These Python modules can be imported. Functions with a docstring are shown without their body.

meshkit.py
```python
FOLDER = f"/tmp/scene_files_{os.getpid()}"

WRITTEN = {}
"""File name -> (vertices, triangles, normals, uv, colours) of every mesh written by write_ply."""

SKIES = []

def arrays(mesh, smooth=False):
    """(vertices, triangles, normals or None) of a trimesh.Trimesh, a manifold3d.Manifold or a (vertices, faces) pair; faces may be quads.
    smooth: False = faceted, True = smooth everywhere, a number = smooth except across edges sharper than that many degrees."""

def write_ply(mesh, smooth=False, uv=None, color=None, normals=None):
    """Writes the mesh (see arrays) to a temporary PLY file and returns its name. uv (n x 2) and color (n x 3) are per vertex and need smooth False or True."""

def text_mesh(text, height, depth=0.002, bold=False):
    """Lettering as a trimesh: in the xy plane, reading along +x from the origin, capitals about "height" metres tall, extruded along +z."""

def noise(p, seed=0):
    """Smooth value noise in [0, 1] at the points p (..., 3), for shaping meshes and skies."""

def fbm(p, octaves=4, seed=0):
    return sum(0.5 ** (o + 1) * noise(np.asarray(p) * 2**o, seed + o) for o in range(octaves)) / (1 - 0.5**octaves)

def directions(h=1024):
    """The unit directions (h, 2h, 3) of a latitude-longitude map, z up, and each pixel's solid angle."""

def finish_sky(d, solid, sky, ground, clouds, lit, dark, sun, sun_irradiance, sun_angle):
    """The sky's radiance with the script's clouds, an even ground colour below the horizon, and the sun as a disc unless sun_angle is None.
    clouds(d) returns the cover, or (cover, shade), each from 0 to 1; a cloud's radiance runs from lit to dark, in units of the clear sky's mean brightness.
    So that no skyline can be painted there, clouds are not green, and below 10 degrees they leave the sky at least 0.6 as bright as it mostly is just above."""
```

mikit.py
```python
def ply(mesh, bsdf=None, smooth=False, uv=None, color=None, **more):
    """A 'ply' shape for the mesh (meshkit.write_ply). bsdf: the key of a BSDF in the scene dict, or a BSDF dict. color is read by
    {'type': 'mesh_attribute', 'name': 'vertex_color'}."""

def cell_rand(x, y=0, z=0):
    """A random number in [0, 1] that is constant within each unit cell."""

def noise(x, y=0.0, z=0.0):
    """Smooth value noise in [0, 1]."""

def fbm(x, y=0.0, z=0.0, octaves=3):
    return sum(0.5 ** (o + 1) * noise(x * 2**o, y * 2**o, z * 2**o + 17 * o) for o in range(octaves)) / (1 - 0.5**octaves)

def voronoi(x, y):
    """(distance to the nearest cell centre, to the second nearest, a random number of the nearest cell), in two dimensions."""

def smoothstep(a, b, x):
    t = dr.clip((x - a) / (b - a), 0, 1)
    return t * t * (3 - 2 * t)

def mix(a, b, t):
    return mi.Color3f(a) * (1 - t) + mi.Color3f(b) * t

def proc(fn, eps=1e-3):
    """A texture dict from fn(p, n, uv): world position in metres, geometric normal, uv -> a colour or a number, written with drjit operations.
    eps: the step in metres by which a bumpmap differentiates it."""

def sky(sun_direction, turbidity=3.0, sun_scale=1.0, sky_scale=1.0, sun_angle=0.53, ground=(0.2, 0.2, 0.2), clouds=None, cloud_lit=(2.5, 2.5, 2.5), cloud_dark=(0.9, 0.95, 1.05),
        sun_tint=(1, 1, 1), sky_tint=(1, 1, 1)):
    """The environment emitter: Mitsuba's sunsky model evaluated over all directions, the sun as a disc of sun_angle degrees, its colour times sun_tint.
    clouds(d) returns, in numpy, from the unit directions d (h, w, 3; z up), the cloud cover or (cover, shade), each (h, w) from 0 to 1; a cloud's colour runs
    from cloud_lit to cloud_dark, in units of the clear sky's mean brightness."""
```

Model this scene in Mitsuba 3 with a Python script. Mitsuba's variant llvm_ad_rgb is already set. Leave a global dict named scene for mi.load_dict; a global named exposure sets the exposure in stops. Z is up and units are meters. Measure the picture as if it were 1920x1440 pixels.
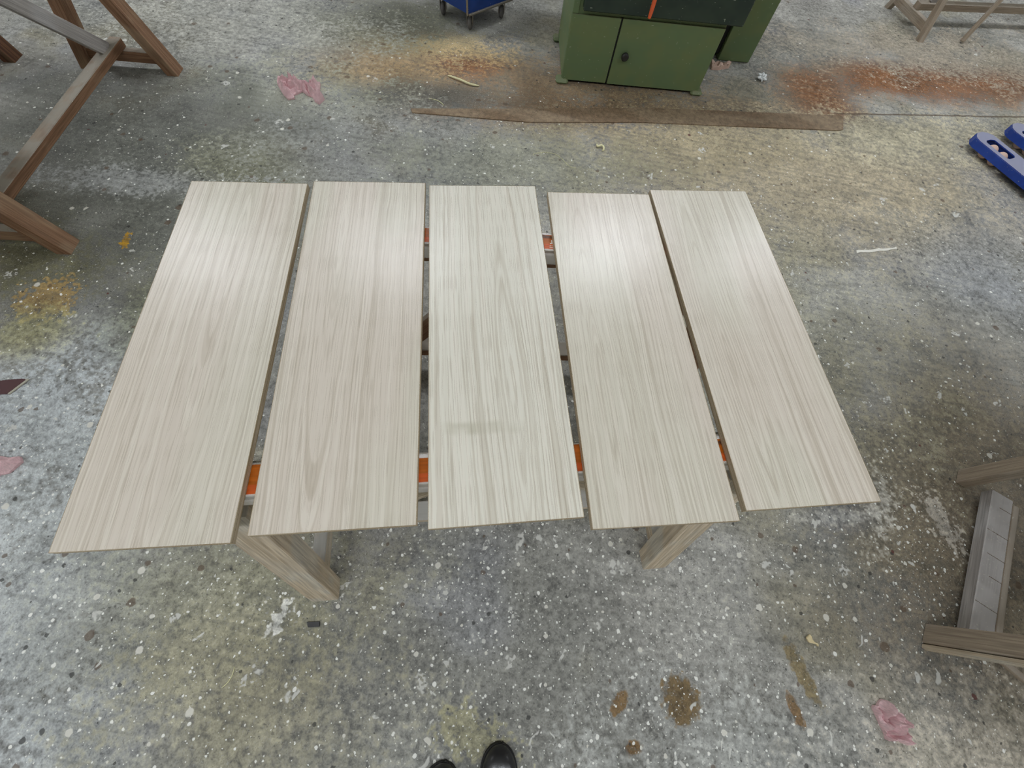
import math, random
import numpy as np, trimesh
import drjit as dr
import mitsuba as mi
import mikit, meshkit
from mikit import noise, fbm, voronoi, smoothstep, mix, cell_rand
from scipy.spatial import Delaunay
from shapely.geometry import Polygon, Point
T4 = mi.ScalarTransform4f
scene, labels = {}, {}
# ------------------------------------------------------------------ camera
CAM_H = 1.70
scene['camera'] = {'type': 'perspective', 'fov': 103.2174, 'fov_axis': 'x', 'near_clip': 0.02, 'far_clip': 60.0,
    'to_world': T4().look_at(origin=[0, 0, CAM_H], target=[0, 0.42571, CAM_H - 0.90486], up=[-0.1778, 0.89043, 0.41892])}
# ------------------------------------------------------------------ light: strip lamps under the workshop ceiling
exposure = 0.87
LAMP_Z = 4.42
LAMP_RGB = [17.6, 18.3, 19.2]
LAMP_TURN = math.radians(14)      # the rows run with the building, as the joints of the floor do
LAMPS = [(x, y0 + 0.25 * x, 1.5 if (x == 1.0 and y0 > 0) else g) for y0, g, xs in ((4.28, 1.0, (-6.6, -4.4, -1.9, 1.0, 3.4, 5.8)), (-1.35, 1.0, (-6.0, -3.6, -1.3, 1.0, 3.3, 5.6))) for x in xs]

# ------------------------------------------------------------------ helpers
_used = {}
def numbered(name):
    k = _used.get(name, 0); _used[name] = k + 1
    return name if k == 0 else f'{name}_{k:03d}'
def lin(r, g, b):
    return [((c / 255 + 0.055) / 1.055) ** 2.4 if c > 10 else c / 255 / 12.92 for c in (r, g, b)]
def rgb(r, g, b):
    return {'type': 'rgb', 'value': lin(r, g, b)}
def tag(key, label=None, cat=None, group=None, kind=None):
    d = labels.setdefault(key, {})
    if label: d['label'] = label
    if cat: d['category'] = cat
    if group: d['group'] = group
    if kind: d['kind'] = kind
def thing(name, label, cat, group=None):
    key = numbered(name); tag(key, label, cat, group); return key
def part(parent, name, mesh, mat, smooth=False, label=None, **kw):
    key = numbered(parent + '__' + name)
    scene[key] = put(mesh, mat, smooth, **kw)
    if label: tag(key, label)
    return key
def put(mesh, mat, smooth=False, **kw):
    if isinstance(mesh, tuple) and len(mesh) == 3:
        return mikit.ply((mesh[0], mesh[1]), mat, False, uv=mesh[2], **kw)
    return mikit.ply(mesh, mat, smooth, **kw)
def struct(name, mesh, mat, smooth=False, **kw):
    scene[name] = put(mesh, mat, smooth, **kw); tag(name, kind='structure')

def chambox(size, c=0.002, uoff=0.0):
    """A box with bevelled edges, its faces unshared, and uv = (across, along the longest side) in metres."""
    h = np.array(size, float) / 2
    L = int(np.argmax(size)); others = [k for k in range(3) if k != L]
    V, F, UV = [], [], []
    def vert(s, k):
        p = np.array(s) * h
        for j in range(3):
            if j != k: p[j] -= s[j] * c
        return p
    def emit(pts, k):
        pts = np.array(pts); n0 = len(V)
        nrm = np.cross(pts[1] - pts[0], pts[2] - pts[0])
        if nrm @ pts.mean(0) < 0: pts = pts[::-1]
        a = others[0] if k == others[1] else (others[1] if k == others[0] else others[0])
        for p in pts:
            V.append(p)
            UV.append([p[a] + 0.37 * k + uoff, p[L] if k != L else p[others[1]]])
        F.append([n0, n0 + 1, n0 + 2])
        if len(pts) == 4: F.append([n0, n0 + 2, n0 + 3])
    sg = (-1, 1)
    for k in range(3):
        i, j = [q for q in range(3) if q != k]
        for s in sg:
            def S(a, b):
                r = [0, 0, 0]; r[k] = s; r[i] = a; r[j] = b; return r
            emit([vert(S(-1, -1), k), vert(S(1, -1), k), vert(S(1, 1), k), vert(S(-1, 1), k)], k)
        for a in sg:
            for b in sg:
                def R(t):
                    r = [0, 0, 0]; r[k] = t; r[i] = a; r[j] = b; return r
                emit([vert(R(-1), i), vert(R(1), i), vert(R(1), j), vert(R(-1), j)], i)
    for a in sg:
        for b in sg:
            for d in sg:
                emit([vert((a, b, d), q) for q in range(3)], 0)
    return np.array(V), np.array(F), np.array(UV)
def xf(m, M):
    V = m[0] @ M[:3, :3].T + M[:3, 3]
    return (V, m[1]) + tuple(m[2:])
def frame(o, yaw):
    M = np.eye(4); c, s = math.cos(yaw), math.sin(yaw)
    M[:3, :3] = [[c, -s, 0], [s, c, 0], [0, 0, 1]]; M[:3, 3] = o
    return M
def bar(a, b, w, t, side, c=0.003, uoff=0.0):
    """A bevelled bar from a to b; w is its width along `side`, t its thickness square to both."""
    a, b, side = (np.asarray(q, float) for q in (a, b, side))
    d = b - a; L = np.linalg.norm(d); d /= L
    s = side - d * (side @ d); s /= np.linalg.norm(s); n = np.cross(s, d)
    M = np.eye(4); M[:3, 0], M[:3, 1], M[:3, 2], M[:3, 3] = s, d, n, (a + b) / 2
    return xf(chambox((w, L, t), c, uoff), M)
def box(lo, hi, c=0.003):
    lo, hi = np.array(lo, float), np.array(hi, float)
    M = np.eye(4); M[:3, 3] = (lo + hi) / 2
    return xf(chambox(hi - lo, c), M)
def join(*ms):
    V, F, U, n = [], [], [], 0
    for m in ms:
        V.append(m[0]); F.append(m[1] + n); U.append(m[2]); n += len(m[0])
    return np.vstack(V), np.vstack(F), np.vstack(U)
def tube(pts, r, n=10, closed_ends=True):
    pts = np.array(pts, float); r = np.broadcast_to(r, len(pts))
    V, F = [], []
    tang = np.gradient(pts, axis=0); tang /= np.linalg.norm(tang, axis=1, keepdims=True)
    up = np.array([0, 0, 1.0]) if abs(tang[0][2]) < 0.9 else np.array([1.0, 0, 0])
    for p, t, q in zip(pts, tang, r):
        s = np.cross(t, up); s /= np.linalg.norm(s); u = np.cross(s, t)
        for k in range(n):
            a = 2 * math.pi * k / n
            V.append(p + q * (math.cos(a) * s + math.sin(a) * u))
    m = len(pts)
    for i in range(m - 1):
        for k in range(n):
            a, b = i * n + k, i * n + (k + 1) % n
            F += [[a, b, b + n], [a, b + n, a + n]]
    V += [pts[0], pts[-1]]
    for k in range(n):
        F += [[len(V) - 2, (k + 1) % n, k], [len(V) - 1, (m - 1) * n + k, (m - 1) * n + (k + 1) % n]]
    me = trimesh.Trimesh(np.array(V), np.array(F), process=False); me.fix_normals()
    return me
def cyl(a, b, r, n=24, bev=0.15):
    a, b = np.array(a, float), np.array(b, float); d = b - a; L = np.linalg.norm(d); d = d / L; e = r * bev
    return tube([a, a + d * 1e-4, a + d * e, b - d * e, b - d * 1e-4, b], [r * 0.5, r - e, r, r, r - e, r * 0.5], n)
def slab(poly, top, z0=0.0006, step=0.006):
    """A thin closed body over an outline: its upper side at top(x, y), its underside at z0 (a number or a function)."""
    P = Polygon(poly).buffer(0)
    if P.geom_type != 'Polygon': P = max(P.geoms, key=lambda g: g.area)
    ring = P.exterior; nb = max(12, int(ring.length / step))
    bd = np.array([ring.interpolate(k / nb, normalized=True).coords[0] for k in range(nb)])
    x0, y0, x1, y1 = P.bounds; inner = P.buffer(-step * 0.6)
    rng = np.random.default_rng(5)
    gx, gy = np.meshgrid(np.arange(x0, x1, step), np.arange(y0, y1, step)); g = np.c_[gx.ravel(), gy.ravel()]
    g = g + rng.uniform(-.25, .25, g.shape) * step
    g = np.array([q for q in g if inner.contains(Point(q))]).reshape(-1, 2)
    pts = np.vstack([bd, g]); tri = Delaunay(pts).simplices
    c = pts[tri].mean(1); tri = tri[[P.contains(Point(q)) for q in c]]
    a = pts[tri]; ar = np.cross(np.c_[a[:, 1] - a[:, 0], np.zeros(len(a))], np.c_[a[:, 2] - a[:, 0], np.zeros(len(a))])[:, 2]
    tri[ar < 0] = tri[ar < 0][:, ::-1]
    zt = np.array([top(x, y) for x, y in pts]); n = len(pts)
    zb = np.array([z0(x, y) for x, y in pts]) if callable(z0) else np.full(n, z0)
    V = np.vstack([np.c_[pts, np.maximum(zt, zb + .0003)], np.c_[pts, zb]])
    F = [*tri, *(tri[:, ::-1] + n)]
    if not ring.is_ccw: order = list(range(nb))[::-1]
    else: order = list(range(nb))
    for i in range(nb):
        p, q = order[i], order[(i + 1) % nb]
        F += [[p, p + n, q + n], [p, q + n, q]]
    m = trimesh.Trimesh(V, np.array(F), process=False)
    return m

# ------------------------------------------------------------------ materials
def C3(r, g, b): return mi.Color3f(*lin(r, g, b))
# floor patches (dirt, deposits, and shade painted in at the left trestle): centre x, y, half sizes, turn in degrees, colour, strength, raggedness
STAINS_AND_SHADE = [
    (-1.55, 1.7, 0.6, 0.5, 0, (132, 131, 118), 0.7, 1.1), (2.15, 0.55, 0.62, 0.85, -12, (124, 112, 94), 0.85, 0.9), (-0.1, 3.2, 1.05, 0.34, 9, (146, 126, 102), 1, 1.3),  # the second is a browner, darker patch at the bench
    (0.55, 3.02, 1.35, 0.22, 13, (128, 104, 78), 1, 1.2), (1.88, 3.66, 0.26, 0.32, 12, (132, 88, 54), 1, 0.8), (1.95, 3.48, 0.28, 0.2, 12, (132, 88, 54), 1, 0.8),
    (2.45, 4.08, 0.3, 0.22, 14, (132, 88, 54), 1, 0.8), (2.78, 4.12, 0.75, 0.26, 12, (132, 88, 54), 1, 0.8), (3.5, 4.3, 0.6, 0.22, 14, (132, 88, 54), 1, 0.8),
    (2.4, 4.5, 0.95, 0.26, 14, (160, 151, 136), 0.7, 2.2), (3.4, 4.66, 0.9, 0.3, 14, (160, 151, 136), 0.7, 2.2), (1.65, 2.68, 1.35, 0.62, 13, (174, 162, 137), 0.95, 0.9),
    (2.45, 3.3, 0.9, 0.24, 12, (179, 172, 148), 0.9, 1.2), (0.95, 2.8, 0.7, 0.28, 13, (164, 152, 124), 0.8, 1), (-0.78, 3.22, 0.26, 0.16, 5, (146, 98, 62), 1.1, 1.2),
    (-1.28, 3.22, 0.42, 0.34, 20, (170, 146, 114), 0.95, 1.5), (-1, 3.42, 0.5, 0.16, 10, (188, 167, 124), 0.8, 1.5), (-1.25, 2.95, 0.5, 0.2, 12, (162, 138, 104), 0.8, 1.6),
    (-0.98, 2.78, 0.5, 0.13, 12, (100, 98, 90), 0.9, 1.6), (-1.65, 3.42, 0.5, 0.26, 10, (114, 116, 95), 0.8, 1.4), (-1.15, 3.72, 0.5, 0.2, 10, (100, 102, 88), 0.9, 1.4),
    (-2.45, 3.2, 0.75, 0.42, 10, (174, 174, 167), 0.8, 1.2), (-1.75, 2.55, 0.55, 0.3, 0, (167, 170, 150), 0.6, 1.3), (-2.45, 1.95, 0.9, 0.55, 0, (110, 112, 106), 0.9, 1.1),  # last one: shade around the left trestle, painted in as dark grey
    (-2, 1.35, 0.7, 0.6, 0, (112, 114, 107), 0.9, 1), (-1.66, 1.86, 0.32, 0.24, 0, (134, 134, 104), 0.6, 1.3), (-2.12, 1.62, 0.5, 0.07, 8, (174, 176, 176), 0.45, 2.4),  # first one carries that painted shade on towards the boards
    (-1.92, 0.25, 0.4, 0.34, 30, (185, 191, 194), 0.9, 1.5), (-1.66, 0, 0.42, 0.3, 40, (178, 183, 183), 0.85, 1.5), (-1.42, -0.42, 0.42, 0.5, 40, (180, 185, 185), 0.85, 1.4),
    (-0.25, -0.66, 0.3, 0.2, 0, (170, 172, 167), 0.6, 1.4), (-0.85, -0.22, 0.5, 0.3, 0, (140, 138, 114), 0.7, 1.2), (-0.62, -0.5, 0.4, 0.2, 0, (155, 148, 119), 0.5, 1.4),
    (-1.58, 0.76, 0.2, 0.16, 0, (131, 134, 100), 0.6, 1.3), (-2.42, 0.98, 0.42, 0.2, 0, (102, 100, 74), 0.85, 1.2), (0.88, -0.42, 0.34, 0.16, 10, (178, 181, 178), 0.32, 2.4),
    (1.35, -0.36, 0.55, 0.16, 8, (172, 174, 170), 0.34, 1.7), (1.95, -0.3, 0.5, 0.2, 8, (184, 177, 162), 0.71, 1.1), (1.5, 0.46, 0.16, 0.028, 10, (212, 212, 208), 0.6, 2.2),
    (2.72, 2.05, 0.42, 0.28, 12, (152, 155, 158), 0.7, 1.2), (1.2, 1.35, 0.8, 0.7, 20, (148, 146, 124), 0.55, 1.3), (-1, 2.15, 0.6, 0.35, 12, (150, 152, 155), 0.55, 1.2),
    (-0.2, 2.25, 0.7, 0.3, 12, (134, 136, 116), 0.6, 1.2), (-2.19, 0.82, 0.12, 0.1, 20, (164, 138, 90), 0.8, 1.5), (-2.15, 0.63, 0.13, 0.1, 20, (164, 160, 116), 0.7, 1.5),
    (-2.052, 1.205, 0.022, 0.055, 10, (183, 141, 47), 1.6, 1.3), (0.778, -0.288, 0.062, 0.066, 10, (116, 98, 68), 2.6, 0.75), (1.228, -0.14, 0.03, 0.115, 28, (128, 116, 88), 2.4, 0.75),
    (1.186, -0.252, 0.02, 0.055, 25, (134, 110, 80), 2, 0.75), (0.56, -0.325, 0.022, 0.04, -30, (128, 104, 71), 2.2, 0.75), (0.61, -0.44, 0.03, 0.02, 20, (126, 100, 66), 2.2, 0.75),
    (1.66, 0.52, 0.055, 0.13, -20, (201, 199, 190), 0.66, 2.2), (1.93, 0.52, 0.05, 0.11, 25, (201, 195, 184), 0.6, 2), (-0.66, -0.262, 0.022, 0.05, -15, (212, 212, 206), 0.84, 2),
    (0.12, -0.49, 0.12, 0.07, 0, (162, 158, 124), 0.7, 1.5),
]
def dots(x, y, size, r0, r1, dens, seed):
    """Round paint drops scattered one to a cell."""
    d, _, w = voronoi(x / size + seed * 3.7, y / size + seed * 9.1)
    d = d * size
    r = r0 + (r1 - r0) * dr.square(dr.clip(w / dr.maximum(dens, 1e-3), 0, 1))
    return smoothstep(r, r * 0.72, d) * dr.select(w < dens, 1.0, 0.0)
def splash(x, y):
    """How thickly the paint was spattered in each part of the floor."""
    def g(cx, cy, s): return dr.exp(-(dr.square(x - cx) + dr.square(y - cy)) / (s * s))
    m = 0.46 + 1.3 * g(0.7, -0.25, 0.7) + 0.7 * g(-0.6, -0.35, 0.75) + 1.5 * g(1.58, 0.36, 0.34) + 0.6 * g(-1.8, 0.3, 0.5) + 0.3 * g(1.3, 1.2, 0.6) + 0.3 * g(0, 0.3, 0.8)
    m = m * (1 - 0.72 * smoothstep(2.2, 3.2, y)) * (0.45 + 1.1 * noise(x * 2.6 + 4, y * 2.6 + 9))
    return m
def floor_color(p, n, uv):
    x, y = p.x, p.y
    big = fbm(x * 1.1 + 3.1, y * 1.1 + 7.7, 0.0, 3)
    mid = fbm(x * 7, y * 7, 3.0, 3)
    fine = fbm(x * 55, y * 55, 5.0, 3)
    grit = noise(x * 260, y * 260)
    grit2 = noise(x * 120 + 31, y * 120 + 17)
    c = mix(lin(138, 138, 132), lin(164, 163, 157), smoothstep(0.3, 0.7, big))
    c = mix(c, C3(144, 139, 120), 0.7 * smoothstep(0.52, 0.72, fbm(x * 2.3 + 11, y * 2.3 + 1, 2.0, 3)))
    c = mix(c, C3(150, 152, 157), 0.5 * smoothstep(0.55, 0.72, fbm(x * 2.0 + 31, y * 2.0 + 5, 2.0, 3)))
    rag = 1.1 * (fbm(x * 4.5 + 60, y * 4.5 + 20, 1.0, 4) - 0.5) + 1.1 * (fine - 0.5) + 0.35 * (grit2 - 0.5)
    for cx, cy, rx, ry, a, col, s, k in STAINS_AND_SHADE:
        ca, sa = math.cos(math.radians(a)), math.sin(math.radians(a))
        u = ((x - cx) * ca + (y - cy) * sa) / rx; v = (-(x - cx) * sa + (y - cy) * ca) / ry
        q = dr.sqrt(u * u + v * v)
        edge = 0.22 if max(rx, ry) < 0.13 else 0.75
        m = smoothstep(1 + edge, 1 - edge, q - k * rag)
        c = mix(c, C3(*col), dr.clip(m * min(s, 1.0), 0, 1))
    grain = noise(x * 620, y * 620)
    c *= 1.0 + 0.55 * (mid - 0.5) + 0.85 * (fine - 0.5) + 0.36 * (grit - 0.5) + 0.30 * (grit2 - 0.5) + 0.26 * (grain - 0.5)
    # pits and dark grains
    c = mix(c, C3(70, 69, 64), 0.5 * smoothstep(0.80, 0.93, noise(x * 190 + 31, y * 190 + 17)) * smoothstep(0.35, 0.6, mid))
    c = mix(c, C3(170, 170, 164), 0.4 * smoothstep(0.80, 0.93, noise(x * 210 + 3, y * 210 + 57)))
    # swept scratches
    c = mix(c, C3(96, 96, 90), 0.25 * smoothstep(0.62, 0.8, noise(x * 8 + y * 3, y * 70)))
    # dark drips and wet-looking spots
    wx = x + 0.004 * (noise(x * 130, y * 130, 8) - 0.5); wy = y + 0.004 * (noise(x * 130, y * 130, 15) - 0.5)
    c = mix(c, C3(58, 58, 56), 0.8 * dots(wx, wy, 0.095, 0.003, 0.010, 0.30, 11))
    c = mix(c, C3(94, 76, 60), 0.7 * dots(wx + 0.006 * (noise(x * 60, y * 60, 3) - .5), wy, 0.15, 0.006, 0.020, 0.24, 17))
    c = mix(c, C3(92, 48, 44), 0.8 * dots(wx, wy, 0.33, 0.004, 0.016, 0.12, 19))
    # paint: fine spray, drops, rings, broken splashes
    s = splash(x, y)
    white = C3(238, 238, 232)
    c = mix(c, white, 0.85 * dots(wx, wy, 0.022, 0.0014, 0.0032, 0.36 * s, 1))
    c = mix(c, white, 0.95 * dots(wx, wy, 0.046, 0.0020, 0.0062, 0.40 * s, 2))
    c = mix(c, white, 0.95 * dots(wx, wy, 0.064, 0.0024, 0.0085, 0.32 * s, 7))
    c = mix(c, C3(222, 220, 210), 0.85 * dots(wx, wy, 0.12, 0.004, 0.015, 0.30 * s, 3))
    sx = x + 0.020 * (noise(x * 45, y * 45, 31) - 0.5) + 0.01 * (noise(x * 120, y * 120, 41) - 0.5); sy = y + 0.030 * (noise(x * 45, y * 45, 51) - 0.5)
    br = smoothstep(0.42, 0.6, noise(x * 150, y * 150, 61) * 0.5 + 0.5 * noise(x * 60, y * 60, 62))
    c = mix(c, C3(208, 208, 202), 0.85 * br * dots(sx, sy, 0.17, 0.008, 0.034, 0.34 * s, 5))
    c = mix(c, C3(214, 214, 208), 0.8 * smoothstep(0.4, 0.6, noise(x * 90, y * 90, 71)) * dots(x + 0.05 * (noise(x * 30, y * 30, 81) - .5), (y - 0.4 * x) * 0.35, 0.07, 0.003, 0.012, 0.22 * s, 6))
    # the joint between two pours
    jy = y - (3.345 + 0.264 * (x - 1.6)) + 0.006 * (noise(x * 20, 4) - 0.5)
    c = mix(c, C3(84, 68, 52), 0.75 * smoothstep(0.014, 0.004, dr.abs(jy)) * smoothstep(1.9, 2.1, x))
    return c
def floor_height(p, n, uv):
    return 0.5 * fbm(p.x * 40, p.y * 40, 0.0, 3) + 0.5 * noise(p.x * 210, p.y * 210)
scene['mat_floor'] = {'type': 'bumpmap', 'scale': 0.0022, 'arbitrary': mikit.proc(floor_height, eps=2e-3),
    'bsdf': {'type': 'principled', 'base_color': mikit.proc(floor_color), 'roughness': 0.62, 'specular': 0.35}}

def oak_parts(uv):
    i = dr.floor(uv.x / 10 + 0.001); x = uv.x - 10 * i; y = uv.y
    x0 = 0.165 + 0.16 * (cell_rand(i, 3) - 0.5); y0 = 0.25 + 0.6 * cell_rand(i, 7)
    w = 0.036 * (noise(x * 3.2 + i * 7.3, y * 1.3 + i * 3.1) - 0.5) + 0.010 * (noise(x * 14 + i * 5, y * 3.5 + i) - 0.5) + 0.0028 * (noise(x * 55 + i, y * 16) - 0.5)
    xx = x - x0 + w
    t = dr.sqrt(xx * xx + dr.square(0.06 * (y - y0)) + 1e-6)
    f3 = dr.select(dr.abs(i - 2) < 0.5, 0.62, 1.0)
    ring = noise(t * 250 * f3 + i * 51, y * 1.2 + i)
    ring2 = noise(t * 560 * f3 + i * 91, y * 2.4 + i * 2)
    pore = noise((x + 0.6 * w) * 800 + i * 13, y * 16 + i)
    return i, x, y, w, ring, ring2, pore
def oak_color(p, n, uv):
    i, x, y, w, ring, ring2, pore = oak_parts(uv)
    third = dr.select(dr.abs(i - 2) < 0.5, 1.0, 0.0)
    pink = smoothstep(0.3, 0.75, noise(x * 8 + i * 3, y * 3.2 + i * 9)) * (1 - third)
    c = mix(lin(204, 199, 184), lin(206, 197, 184), pink)
    c = mix(c, C3(217, 214, 201), third)  # middle board paler all over, its sheen partly put into the colour
    a = 0.55 * smoothstep(0.55, 0.9, ring) + 0.60 * smoothstep(0.48, 0.88, ring2) * (0.5 + 0.8 * noise(x * 12 + i, y * 1.5 + 3))
    c = mix(c, C3(168, 157, 138), dr.clip(a * (0.58 + 0.14 * third), 0, 0.9))
    c = mix(c, C3(220, 214, 201), 0.40 * smoothstep(0.36, 0.14, ring))
    c = mix(c, C3(160, 149, 131), 0.36 * smoothstep(0.52, 0.9, pore))
    smear = third * smoothstep(0.022, 0.006, dr.abs(y - 0.205 - 0.012 * noise(x * 30, 2))) * smoothstep(0.02, 0.06, x) * smoothstep(0.24, 0.15, x) * noise(x * 40, y * 40)
    c = mix(c, C3(164, 160, 138), 0.6 * smear)
    return c
def oak_height(p, n, uv):
    i, x, y, w, ring, ring2, pore = oak_parts(uv)
    return -0.7 * smoothstep(0.5, 0.85, ring2) - 0.6 * smoothstep(0.6, 0.9, pore)
scene['mat_oak'] = {'type': 'bumpmap', 'scale': 0.00005, 'arbitrary': mikit.proc(oak_height, eps=6e-4),
    'bsdf': {'type': 'principled', 'base_color': mikit.proc(oak_color), 'roughness': 0.29, 'specular': 0.8}}
def edge_color(p, n, uv):
    return mix(lin(172, 158, 134), lin(148, 132, 106), smoothstep(0.35, 0.75, noise(uv.x * 500, uv.y * 12)))
scene['mat_oak_edge'] = {'type': 'principled', 'base_color': mikit.proc(edge_color), 'roughness': 0.5, 'specular': 0.4}

def make_wood(a, b, c_, dust, amount):
    def fn(p, n, uv):
        w = 0.012 * (noise(uv.x * 18, uv.y * 2.5, 5) - 0.5)
        g = fbm((uv.x + w) * 160, uv.y * 3.2, 1.0, 3)
        s = fbm(uv.x * 9 + 3, uv.y * 5, 9.0, 3)
        c = mix(a, b, smoothstep(0.32, 0.68, g)); c = mix(c, c_, 0.7 * smoothstep(0.5, 0.72, s))
        c *= 0.8 + 0.4 * noise(uv.x * 300, uv.y * 14)
        up = smoothstep(0.25, 0.8, n.z)       # sawdust and overspray lie on what faces up
        c = mix(c, dust, amount * up * (0.55 + 0.45 * smoothstep(0.3, 0.6, fbm(p.x * 14, p.y * 14, p.z * 14, 3))))
        spk = noise(p.x * 160, p.y * 160, p.z * 160)
        return mix(c, C3(206, 204, 196), 0.6 * smoothstep(0.86, 0.93, spk) * up)
    return fn
scene['mat_trestle_wood'] = {'type': 'principled', 'base_color': mikit.proc(make_wood(lin(142, 110, 86), lin(122, 92, 70), lin(152, 128, 104), lin(158, 155, 145), 0.85)), 'roughness': 0.75, 'specular': 0.25}
scene['mat_pale_trestle_wood'] = {'type': 'principled', 'base_color': mikit.proc(make_wood(lin(190, 177, 156), lin(177, 162, 139), lin(182, 178, 166), lin(166, 166, 162), 0.85)), 'roughness': 0.72, 'specular': 0.25}
scene['mat_bench_wood'] = {'type': 'principled', 'base_color': mikit.proc(make_wood(lin(160, 146, 128), lin(146, 132, 116), lin(164, 154, 140), lin(168, 160, 148), 0.8)), 'roughness': 0.75, 'specular': 0.25}
scene['mat_grey_wood'] = {'type': 'principled', 'base_color': mikit.proc(make_wood(lin(166, 162, 158), lin(154, 149, 146), lin(176, 174, 174), lin(190, 187, 185), 0.9)), 'roughness': 0.75, 'specular': 0.25}
scene['mat_dark_trestle_wood'] = {'type': 'principled', 'base_color': mikit.proc(make_wood(lin(104, 72, 52), lin(78, 54, 40), lin(112, 92, 72), lin(140, 134, 122), 0.7)), 'roughness': 0.75, 'specular': 0.25}
def wrap_color(p, n, uv):
    v = uv.y; u = uv.x
    c = mi.Color3f(*lin(205, 92, 34)) + 0 * u
    c = mix(c, C3(178, 92, 14), smoothstep(0.36, 0.40, v))
    patch = smoothstep(0.42, 0.46, noise(u * 3.4, 3)) 
    c = mix(c, C3(222, 220, 218), smoothstep(0.78, 0.80, v) * patch)
    c = mix(c, C3(52, 50, 50), smoothstep(0.955, 0.97, v))
    c = mix(c, C3(214, 210, 204), smoothstep(0.16, 0.13, v))
    c = mix(c, C3(60, 54, 48), 0.8 * smoothstep(0.70, 0.78, noise(u * 26, v * 3.0 + 7)) * smoothstep(0.55, 0.7, v) * smoothstep(0.9, 0.8, v))
    return c * (0.85 + 0.3 * noise(u * 40, v * 20))
scene['mat_wrap'] = {'type': 'principled', 'base_color': mikit.proc(wrap_color), 'roughness': 0.38, 'specular': 0.5}
scene['mat_print_white'] = {'type': 'principled', 'base_color': rgb(226, 216, 206), 'roughness': 0.5}
def paint(a, b, scale=9.0, dust=(150, 140, 120), amt=0.3):
    a, b, dust = lin(*a), lin(*b), lin(*dust)
    def fn(p, n, uv):
        c = mix(a, b, smoothstep(0.3, 0.7, fbm(p.x * scale, p.y * scale, p.z * scale, 3)))
        c = mix(c, dust, amt * smoothstep(0.35, 0.9, n.z))
        return mix(c, C3(176, 184, 168), 0.5 * smoothstep(0.90, 0.95, noise(p.x * 95, p.y * 95, p.z * 95)))
    return fn
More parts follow.
